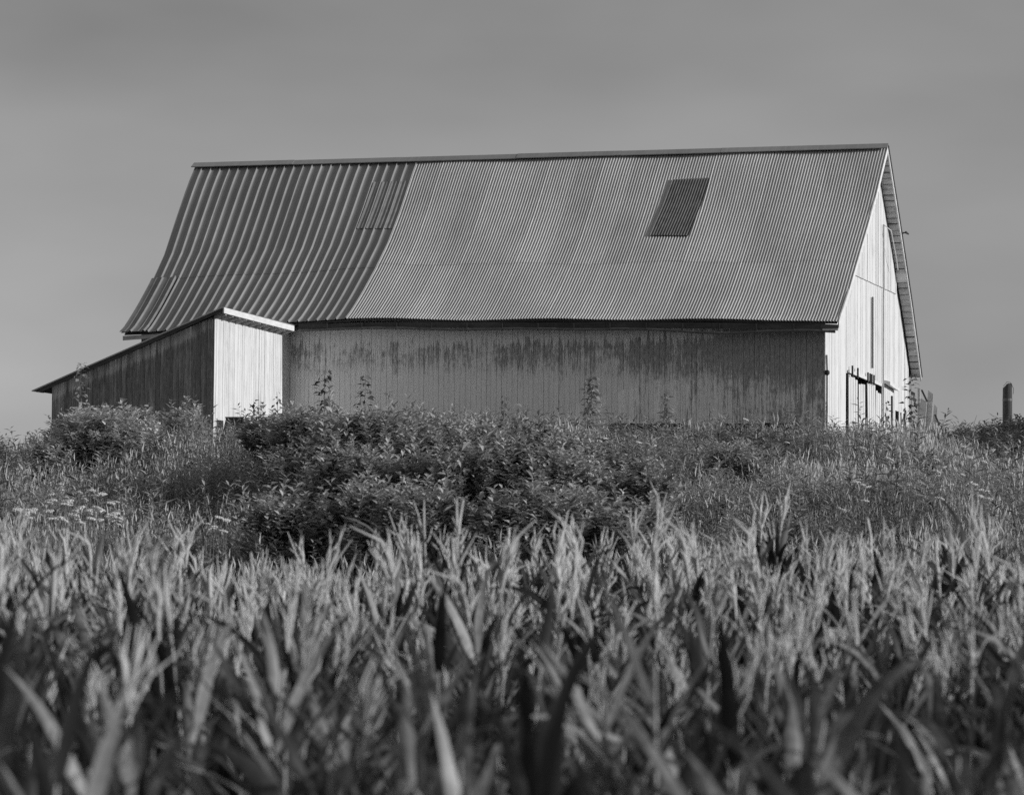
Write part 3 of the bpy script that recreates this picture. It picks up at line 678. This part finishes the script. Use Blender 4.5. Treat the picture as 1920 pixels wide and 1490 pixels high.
# scattered taller weeds standing out of the grass
x, y = region_points(1900, 44, 73, .8); k = rng.random(len(x)) < np.clip(.5 + .6 * lownoise(x, y, 1.3, 15), .05, 1); x, y = x[k], y[k]; n = len(x)
s = np.clip(rng.normal(1.25, .17, n), .9, 1.7) * np.where(y > 66, .85, 1.0); pos = np.stack([x, y, ground(x, y)], 1)
V, Fc, T = scatter(WEED, pos, rng.random(n) * 6.28, np.abs(rng.normal(0, .12, n)), rng.random(n) * 6.28, np.stack([s * 1.15, s * 1.15, s], 1), rng.normal(-.02, .25, n), rng.integers(0, 6, n))
tag(obj('tall_meadow_weeds', mesh('tall_meadow_weeds', V, Fc, M_WEED, tint=T)), 'taller coarse weeds standing out of the grass on the bank', 'weeds', kind='stuff')
# weeds along the foot of the barn wall
n = 1900; bx = rng.uniform(-12.0, .3, n); by = rng.uniform(-2.2, -.25, n)
x = BW.x + bx * EX.x + by * EY.x; y = BW.y + bx * EX.y + by * EY.y
s = np.clip(rng.normal(1.0, .2, n), .5, 1.6); pos = np.stack([x, y, ground(x, y)], 1)
V, Fc, T = scatter(WEED + TUFT[5:], pos, rng.random(n) * 6.28, np.abs(rng.normal(0, .12, n)), rng.random(n) * 6.28, np.stack([s, s, s], 1), rng.normal(.05, .12, n), rng.integers(0, 11, n))
tag(obj('wall_foot_weeds', mesh('wall_foot_weeds', V, Fc, M_WEED, tint=T)), 'tall weeds and grass along the foot of the barn wall', 'weeds', kind='stuff')
# dark weeds beyond the bank at the right
n = 3000; y = rng.uniform(69, 82, n); x = y * (rng.uniform(1745, 2060, n) - 960) / 6000
lim = 960 + 6000 * x / y; k = (y > 69 + np.clip((1800 - lim) / 60, 0, 6)) & ~in_barn_mask(x, y); x, y = x[k], y[k]
s = np.clip(rng.normal(1.0, .15, len(x)), .5, 1.4); pos = np.stack([x, y, ground(x, y)], 1)
V, Fc, T = scatter(WEED, pos, rng.random(len(x)) * 6.28, np.abs(rng.normal(0, .1, len(x))), rng.random(len(x)) * 6.28, np.stack([s, s, s], 1), rng.normal(0, .1, len(x)), rng.integers(0, 6, len(x)))
tag(obj('dark_weeds', mesh('dark_weeds', V, Fc, M_DARKWEED, tint=T)), 'dark weeds beyond the bank around the cut-off pole', 'weeds', kind='stuff')

# ------------------------------------------------------------------ bushes
def sprig(r, l, nl, ll):
    parts = []
    for k in range(nl):
        s = (k + .6) / nl; a = k * 2.5 + r.uniform(-.4, .4); b = np.array([0, 0, l * s])
        d = np.array([math.cos(a), math.sin(a), r.uniform(.1, .9)]); q = ll * r.uniform(.7, 1.2) * (1.1 - .4 * s)
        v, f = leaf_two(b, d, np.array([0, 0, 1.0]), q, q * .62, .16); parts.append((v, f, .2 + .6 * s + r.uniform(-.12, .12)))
    s = np.array([.004, 0, 0]); parts.append((np.array([-s, s, np.array([0, 0, l])]), np.array([[0, 1, 2]]), .2))
    return cat(parts)
SPRIG = [sprig(r, .26, 11, .118) for _ in range(6)]
def bush(loc, rx, ry, h, n, mat, label, seed, leafscale=1.0, group=None, name='bush'):
    r = np.random.default_rng(seed); e = empty(name, loc)
    # lumpy crown: several overlapping lobes
    nl = 9; lobes = []
    for k in range(nl):
        a = r.uniform(0, 6.28); q = math.sqrt(r.random()) * .72
        lobes.append((math.cos(a) * q * rx, math.sin(a) * q * ry, h * r.uniform(.28, .82) * (1 - .3 * q), r.uniform(.24, .46)))
    P = []; D = []
    for k in range(n):
        cx, cy, cz, f = lobes[r.integers(nl)]
        v = r.normal(size=3); v /= np.linalg.norm(v); rad = f * (.55 + .5 * r.random() ** .5)
        p = np.array([cx + v[0] * rad * rx, cy + v[1] * rad * ry, cz + v[2] * rad * h * .85])
        if p[2] < .03: p[2] = r.uniform(.03, .3)
        P.append(p); D.append(v)
    P = np.array(P); D = np.array(D)
    ns = n // 14                                                     # stray shoots standing out of the top
    sel = np.argsort(P[:, 2])[-n // 3:]; up = sel[r.integers(0, len(sel), ns)]
    D[up] *= np.array([.35, .35, 1]); P[up, 2] += .05
    long_ = np.ones(n); long_[up] = r.uniform(1.15, 1.7, ns)
    az = np.arctan2(D[:, 1], D[:, 0]); ln = np.clip(np.sqrt(D[:, 0] ** 2 + D[:, 1] ** 2) * .7, 0, .75)
    s = r.uniform(.75, 1.45, n) * leafscale
    V, Fc, T = scatter(SPRIG, P, r.random(n) * 6.28, ln, az, np.stack([s, s, s * r.uniform(.7, 1.2, n) * long_], 1), r.normal(.17, .27, n), r.integers(0, 6, n))  # paler sprigs paint sunlit leaf clusters into the random tint
    tag(obj('crown', mesh('crown', V, Fc, mat, tint=T), e), None, kind='stuff')
    for k in range(5):
        cx, cy, cz, f = lobes[k]; st, sf_ = tube_vf([(cx * .15, cy * .15, -.1), (cx * .6, cy * .6, cz * .5), (cx, cy, cz)], [.025, .018, .008], 5)
        obj('stem', mesh('stem', st, sf_, M_STEM), e)
    tag(e, label, 'bush', group); return e
BUSHES = [  # px, distance, radius x, height, sprigs
    (560, 60.5, 1.0, .95, 1000), (665, 60.0, 1.05, .82, 950), (800, 57.5, 1.25, .95, 1200), (930, 56.0, 1.15, 1.0, 1100), (600, 55.0, 1.25, 1.2, 1200),
    (735, 52.5, 1.25, 1.55, 1400), (880, 51.0, 1.2, 1.45, 1300), (1015, 51.5, 1.05, 1.35, 1200), (1120, 50.5, .85, 1.35, 900), (980, 47.5, 1.0, 1.2, 1000), (700, 48.5, 1.1, 1.2, 1000), (530, 57.5, .7, .95, 600), (1065, 47.5, .9, 1.1, 800), (600, 43.5, .95, 1.2, 800), (730, 43, 1.0, 1.15, 850), (860, 42.5, 1.0, 1.2, 850), (990, 42.5, .95, 1.1, 800), (1110, 43, .9, 1.15, 750), (640, 51.5, 1.1, 1.3, 900), (1170, 47, .7, 1.0, 500), (820, 47.5, .95, 1.15, 900)]
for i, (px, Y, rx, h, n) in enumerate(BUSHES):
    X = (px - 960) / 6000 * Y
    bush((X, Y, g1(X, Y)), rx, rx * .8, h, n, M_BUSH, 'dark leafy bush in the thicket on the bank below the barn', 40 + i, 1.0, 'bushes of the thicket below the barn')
for i, (px, Y, rx, h, n, lb) in enumerate(((215, 63.5, 1.3, 1.25, 1400, 'pale leafy bush in front of the shed, round the fence posts'), (190, 58.5, 1.25, 1.45, 1200, 'pale leafy bush below the one holding the fence posts'),
        (345, 64.8, .35, .85, 260, 'small pale bush before the dark gap under the shed wall'))):
    X = (px - 960) / 6000 * Y; bush((X, Y, g1(X, Y)), rx, rx * .8, h, n, M_BUSH2, lb, 70 + i, 1.0, name='pale_bush')
X = (1908 - 960) / 6000 * 75; bush((X, 75, g1(X, 75)), .75, .6, .65, 500, M_DARKWEED, 'dark bush at the foot of the cut-off pole', 90, .9)
X = (1385 - 960) / 6000 * 55; bush((X, 55, g1(X, 55)), .55, .5, .8, 420, M_BUSH, 'small dark bush in place of a shadow patch in the grass right of the thicket', 91, .9)  # dark bush drawn where a shadow patch lies in the grass

# ------------------------------------------------------------------ saplings: leaves are parts of their own
LEAFM = {}
for nm, mt in (('dark', M_SAP), ('pale', M_SAPL)):
    LEAFM[nm] = []
    for k in range(3):
        v, f = leaf_tri(np.zeros(3), np.array([1.0, 0, -.15 * k]), np.array([0, 0, 1.0]), 1.0, .5 + .08 * k, .1); LEAFM[nm].append(mesh('leaf', v, f, mt, True))
def sapling(px, py_top, Y, nleaf, tone, label, leafsize=.11, spread=.10, bare=.35, lean=0, name='sapling'):
    top = atY(px, py_top, Y); gz = g1(top.x, top.y); h = top.z - gz; e = empty(name, (top.x, top.y, gz)); r = random.Random(int(px))
    pts = [(lean * (1 - s) ** 1.5 + .02 * math.sin(s * 5 + px), .02 * math.cos(s * 4 + px), h * s - (.1 if s == 0 else 0)) for s in (0, .25, .5, .75, 1)]
    V, Fc = tube_vf(pts, [.014, .012, .010, .007, .003], 5); obj('stem', mesh('stem', V, Fc, M_STEM), e)
    nleaf = int(nleaf * 1.5); leafsize *= 1.3
    for k in range(nleaf):
        s = bare + (1 - bare) * (k + r.random()) / nleaf; i = min(int(s * 4), 3); q = s * 4 - i
        b = Vector(pts[i]).lerp(Vector(pts[i + 1]), q); a = k * 2.4 + r.uniform(-.5, .5); off = spread * r.random() * (1.15 - s * .6)
        o = obj('leaf', r.choice(LEAFM[tone]), e); o.location = b + Vector((math.cos(a) * off, math.sin(a) * off, r.uniform(-.03, .05)))
        z = leafsize * r.uniform(.7, 1.25) * (1.1 - .35 * s); o.scale = (z, z, z); o.rotation_euler = (r.uniform(-.5, .5), r.uniform(-.5, .9), a)
    tag(e, label, 'sapling' if name == 'sapling' else 'vine' if name == 'vine' else 'weed'); return e
sapling(610, 693, 62, 46, 'dark', 'dark upright sapling rising from the thicket before the barn wall', .14, .18, .45)
sapling(686, 703, 62, 44, 'dark', 'dark sapling with a hooked tip beside the grassy wall foot', .14, .20, .45, .05)
sapling(1113, 706, 65, 110, 'pale', 'pale bushy-topped sapling leaning before the middle of the barn wall', .14, .20, .40, -.18)
sapling(1251, 736, 66.5, 90, 'pale', 'short dense sapling in front of the low wall openings', .12, .16, .3)
sapling(945, 744, 65, 26, 'dark', 'thin weed sapling above a dark gap in the grass', .10, .10, .4)
sapling(1332, 752, 67, 30, 'pale', 'thin feathery sapling between two low wall openings', .07, .12, .2)
sapling(1707, 702, 69.5, 60, 'dark', 'tall leafy vine climbing past the far gable corner', .15, .22, .15, .02, 'vine')
sapling(1661, 752, 69.5, 34, 'dark', 'shorter leafy vine in front of the gable hatch', .11, .14, .2, .02, 'vine')
sapling(1726, 795, 69, 34, 'pale', 'narrow spiky weed below the loose door', .10, .06, .1, 0, 'tall_weed')
sapling(152, 680, 64, 34, 'pale', 'tall thin sapling with bare stem crossing the shed roof edge', .10, .17, .68, .14)
sapling(475, 752, 63, 22, 'dark', 'arching shoot in front of the white shed side', .12, .12, .4)
sapling(520, 735, 63.5, 20, 'dark', 'slender shoot with seed heads before the white shed side', .09, .10, .3)
sapling(545, 775, 62, 26, 'dark', 'leafy shoot at the corner of shed and barn', .11, .13, .3)
sapling(200, 752, 63, 40, 'pale', 'leafy pale shoot on top of the bush before the shed', .13, .16, .3)
sapling(235, 756, 63, 40, 'pale', 'broad pale shoot with drooping tip before the shed', .13, .2, .3)
sapling(281, 768, 64, 26, 'pale', 'short pale shoot beside the dark gap under the shed', .12, .14, .3)
sapling(1905, 776, 74.5, 26, 'dark', 'dark seedy weed beside the cut-off pole', .10, .2, .3, 0, 'tall_weed')
sapling(1816, 803, 74, 14, 'dark', 'dark stubby weed on the skyline between barn and pole', .12, .08, .5, 0, 'tall_weed')
q = atY(1820, 812, 74); V, Fc = tube_vf([(0, 0, -.5), (.04, 0, .1), (.14, 0, .42)], [.01, .008, .004], 4)
e = obj('dry_stalk', mesh('dry_stalk', V, Fc, M_STEM)); e.location = q; tag(e, 'single bare dry stalk leaning on the skyline before the pole', 'stalk')

# ------------------------------------------------------------------ wild carrot flowers
def umbel(r):
    parts = []
    for k in range(16):
        a = k * 2.4; q = .055 * math.sqrt((k + .5) / 16); c = np.array([math.cos(a) * q, math.sin(a) * q, .012 - 3 * q * q]); s = .016
        ring = np.array([[c[0] + s * math.cos(t), c[1] + s * math.sin(t), c[2]] for t in (0, 1.57, 3.14, 4.71)] + [list(c + np.array([0, 0, .016])), list(c - np.array([0, 0, .012]))])
        parts.append((ring, np.array([[0, 1, 4], [1, 2, 4], [2, 3, 4], [3, 0, 4], [1, 0, 5], [2, 1, 5], [3, 2, 5], [0, 3, 5]]), .9))
    v, f, _ = cat(parts); return v, f
UMB = [mesh('flower_head', *umbel(r), M_FLOWER) for _ in range(2)]
v, f = tube_vf([(.03, 0, -.9), (.0, .01, -.4), (0, 0, 0)], [.005, .004, .003], 4, False); STEMM = mesh('stem', v, f, M_STEM)
def flower(px, py):
    h = rnd.uniform(.98, 1.2); g = on_ground(px, py, h, 40, 74); e = empty('wild_carrot_flower', g); s = rnd.uniform(.75, 1.35)
    o = obj('flower_head', rnd.choice(UMB), e, (0, 0, h)); o.scale = (s, s, s); o.rotation_euler = (rnd.uniform(-.1, .45), rnd.uniform(-.15, .4), rnd.uniform(0, 6))
    st = obj('stem', STEMM, e, (0, 0, h)); st.rotation_euler = (0, 0, rnd.uniform(0, 6))
    tag(e, 'white flat-topped wild carrot flower on a thin stem in the meadow', 'flower', 'wild carrot flowers on the bank')
FL = [(1008, 812), (1020, 817), (1050, 818), (1045, 832), (1068, 832), (1090, 812), (1095, 838), (1115, 836), (1122, 849), (1133, 823), (1188, 820), (1197, 830), (1211, 863), (1224, 838), (1093, 855), (1118, 866), (1130, 870), (1143, 869), (1112, 882), (1105, 890), (1196, 866), (1208, 890), (1398, 787), (1410, 787), (1476, 830), (1548, 836), (1616, 842), (1667, 862), (1750, 857), (1755, 862), (1767, 878), (1752, 885), (1797, 852), (1818, 858), (1846, 866), (1806, 838), (1860, 845), (1884, 850), (1869, 863), (1805, 890), (1815, 908), (1828, 908), (1836, 920), (1848, 922), (1838, 930), (1852, 936), (1605, 905), (1618, 910), (1624, 915), (1600, 902), (1572, 955), (1580, 958), (1622, 940), (1760, 935), (1780, 910), (1895, 890), (1700, 850), (1340, 880), (1265, 905)]
for a, b in FL: flower(a, b)
for k in range(46):
    a = 85 + 135 * rnd.random(); flower(a, 905 + 75 * rnd.random() + (a - 100) * .12)
for k in range(8): flower(30 + 40 * rnd.random(), 955 + 20 * rnd.random())
for k in range(6): flower(385 + 40 * rnd.random(), 1030 + 25 * rnd.random())

# ------------------------------------------------------------------ corn
def corn_leaf(r, Lf, Wd, a0, droop, brk=0):
    n = 7; p = np.zeros(3); V = []; ang = a0; tw = r.uniform(-.7, .7); wv = r.uniform(0, 6)
    for i in range(n + 1):
        s = i / n; ang = a0 + droop * s ** 1.6 + (brk if s > .45 else 0)
        w = Wd * min(1, .45 + s * 3) * max(0, 1 - s ** 2.6) * .5 + .001
        d = np.array([math.sin(ang), 0, math.cos(ang)]); t = tw * s; nrm = np.array([-math.cos(ang), 0, math.sin(ang)])
        sd = np.array([0, math.cos(t), 0]) + nrm * math.sin(t); up = np.cross(d, sd)
        rip = .12 * w * math.sin(s * 16 + wv)
        V += [p + sd * w - up * w * .35 + up * rip, p, p - sd * w - up * w * .35 - up * rip]
        p = p + d * Lf / n
    Fc = []
    for i in range(n):
        for q in (0, 1): a = i * 3 + q; Fc += [[a, a + 1, a + 4], [a, a + 4, a + 3]]
    return np.array(V), np.array(Fc)
def tri(f):
    o = []
    for q in f:
        for k in range(1, len(q) - 1): o.append([q[0], q[k], q[k + 1]])
    return np.array(o)
r = np.random.default_rng(21)
CL = []
for k in range(14):
    up = k < 7
    v, f = corn_leaf(r, r.uniform(.5, .75) if up else r.uniform(.65, .95), r.uniform(.055, .095), r.uniform(.12, .5), r.uniform(.2, 1.1) if up else r.uniform(.8, 2.2), r.choice([0, 0, 0, .9]) if not up else 0)
    CL.append((v, f))
STALK = []; TASS = []
for k in range(3):
    h = 1.78; b = r.normal(0, .03, 2)
    v, f = tube_vf([(b[0] * s * s, b[1] * s * s, h * s - (.05 if s == 0 else 0)) for s in (0, .3, .6, .85, 1)], [.014, .013, .011, .007, .005], 6); STALK.append((np.array([tuple(q) for q in v]), tri(f), b))
for k in range(10):
    parts = []; nb = int(r.integers(4, 14)); tls = r.uniform(.3, .85); sway = r.normal(0, .12, 2)
    for j in range(nb + 1):
        if j == 0: d = np.array([sway[0], sway[1], 1.0]); l = r.uniform(.26, .5); b = np.array([0, 0, 0.0]); rr = .0085
        else: a = j * 2.4; tl = r.uniform(.08, .6) * tls; d = np.array([math.cos(a) * tl + sway[0], math.sin(a) * tl + sway[1], 1.0]); l = r.uniform(.14, .34); b = np.array([0, 0, .0 + .12 * j / nb]); rr = .006
        d /= np.linalg.norm(d); p1 = b + d * l * .5 + r.normal(0, .012, 3); p2 = b + d * l + np.array([d[0] * 2, d[1] * 2, -.8]) * l * r.uniform(0, .3)
        v, f = tube_vf([b, p1, p2], [rr * .8, rr * 1.1, rr * .4], 4, False); parts.append((np.array([tuple(q) for q in v]), tri(f), .85))
    v, f, _ = cat(parts); TASS.append((v, f))
ML = [mesh('leaf', v, f, M_CLEAF, True) for v, f in CL]; MS = [mesh('stalk', v, f, M_STALK, True) for v, f, _ in STALK]; MT = [mesh('tassel', v, f, M_TASSEL, True) for v, f in TASS]
def corn_spec(r):
    """which pieces a plant has: stalk, tassel, leaves as (mesh index, height, azimuth, scale)"""
    k = r.randrange(3); b = STALK[k][2]; az = r.uniform(0, math.pi); lv = []
    nl = 12
    for i in range(nl):
        s = .38 + .53 * i / (nl - 1) + r.uniform(-.02, .02); up = s > .66
        li = r.randrange(0, 7) if up and r.random() < .8 else r.randrange(7, 14)
        lv.append((li, 1.78 * s, (b[0] * s * s, b[1] * s * s), az + math.pi * (i % 2) + r.uniform(-.5, .5), r.uniform(.8, 1.15) * (1 - .28 * max(0, (s - .62) / .25))))
    return k, r.randrange(10), lv, min(1.2, max(.74, r.gauss(.97, .10))), r.uniform(0, 6.28), (r.gauss(0, .08), r.gauss(0, .08))
plants = []
ra = math.radians(24); cr = random.Random(5)
for i in range(-60, 61):
    for j in range(-190, 191):
        u, v_ = i * .76 + cr.uniform(-.07, .07), j * .19 + cr.uniform(-.06, .06)
        x = u * math.cos(ra) - v_ * math.sin(ra); y = 17 + u * math.sin(ra) + v_ * math.cos(ra)
        if not (6.0 < y < 26.5 + 1.2 * math.sin(x * .8)) or abs(x) > .17 * y + 3.2 or cr.random() < .1: continue
        plants.append((y, x))
plants.sort()
inview = [p for p in plants if abs(p[1]) < .165 * p[0] + .1]; single = set(inview[:300])
far_parts = []
for y, x in plants:
    k, tk, lv, s, rz, ln = corn_spec(cr); z = g1(x, y)
    if (y, x) in single:
        e = empty('corn_plant', (x, y, z)); e.rotation_euler = (ln[0], ln[1], rz); e.scale = (s, s, s)
        obj('stalk', MS[k], e)
        has = cr.random() < (.0 if y < 10.5 else .12 if y < 13 else .45 if y < 16 else .92)
        if has: b = STALK[k][2]; o = obj('tassel', MT[tk], e, (b[0], b[1], 1.77)); o.rotation_euler = (0, 0, cr.uniform(0, 6))
        for li, hz, bb, az, q in lv:
            o = obj('leaf', ML[li], e, (bb[0], bb[1], hz)); o.rotation_euler = (0, 0, az); o.scale = (q, q, q)
        tag(e, 'corn plant with arching leaves and a pale tassel in the field' if has else 'corn plant with arching leaves but no tassel in the field', 'corn plant', 'tasselled corn plants in the field' if has else 'corn plants without tassels in the field')
    else:
        R = np.array(Matrix.Rotation(rz, 3, 'Z') @ Matrix.Rotation(ln[0], 3, 'X')); parts = []
        tt = cr.uniform(-.06, .08)
        parts.append((STALK[k][0], STALK[k][1], .2 + tt)); b = STALK[k][2]; 
        if y > 13: parts.append((TASS[tk][0] + np.array([b[0], b[1], 1.77]), TASS[tk][1], .85 + tt))
        for li, hz, bb, az, q in lv:
            c_, s_ = math.cos(az), math.sin(az); Rz = np.array([[c_, -s_, 0], [s_, c_, 0], [0, 0, 1]])
            parts.append((CL[li][0] * q @ Rz.T + np.array([bb[0], bb[1], hz]), CL[li][1], (.0 + cr.uniform(0, .10)) if cr.random() < .7 else cr.uniform(.3, .6)))
        v, f, t_ = cat(parts); far_parts.append((v * s @ R.T + np.array([x, y, z]), f, t_))
v, f, t_ = cat(far_parts)
tag(obj('corn_field', mesh('corn_field', v, f, M_CORNF, True, tint=np.clip(t_, 0, 1))), 'far rows of corn merging into one mass below the bank', 'corn', kind='stuff')
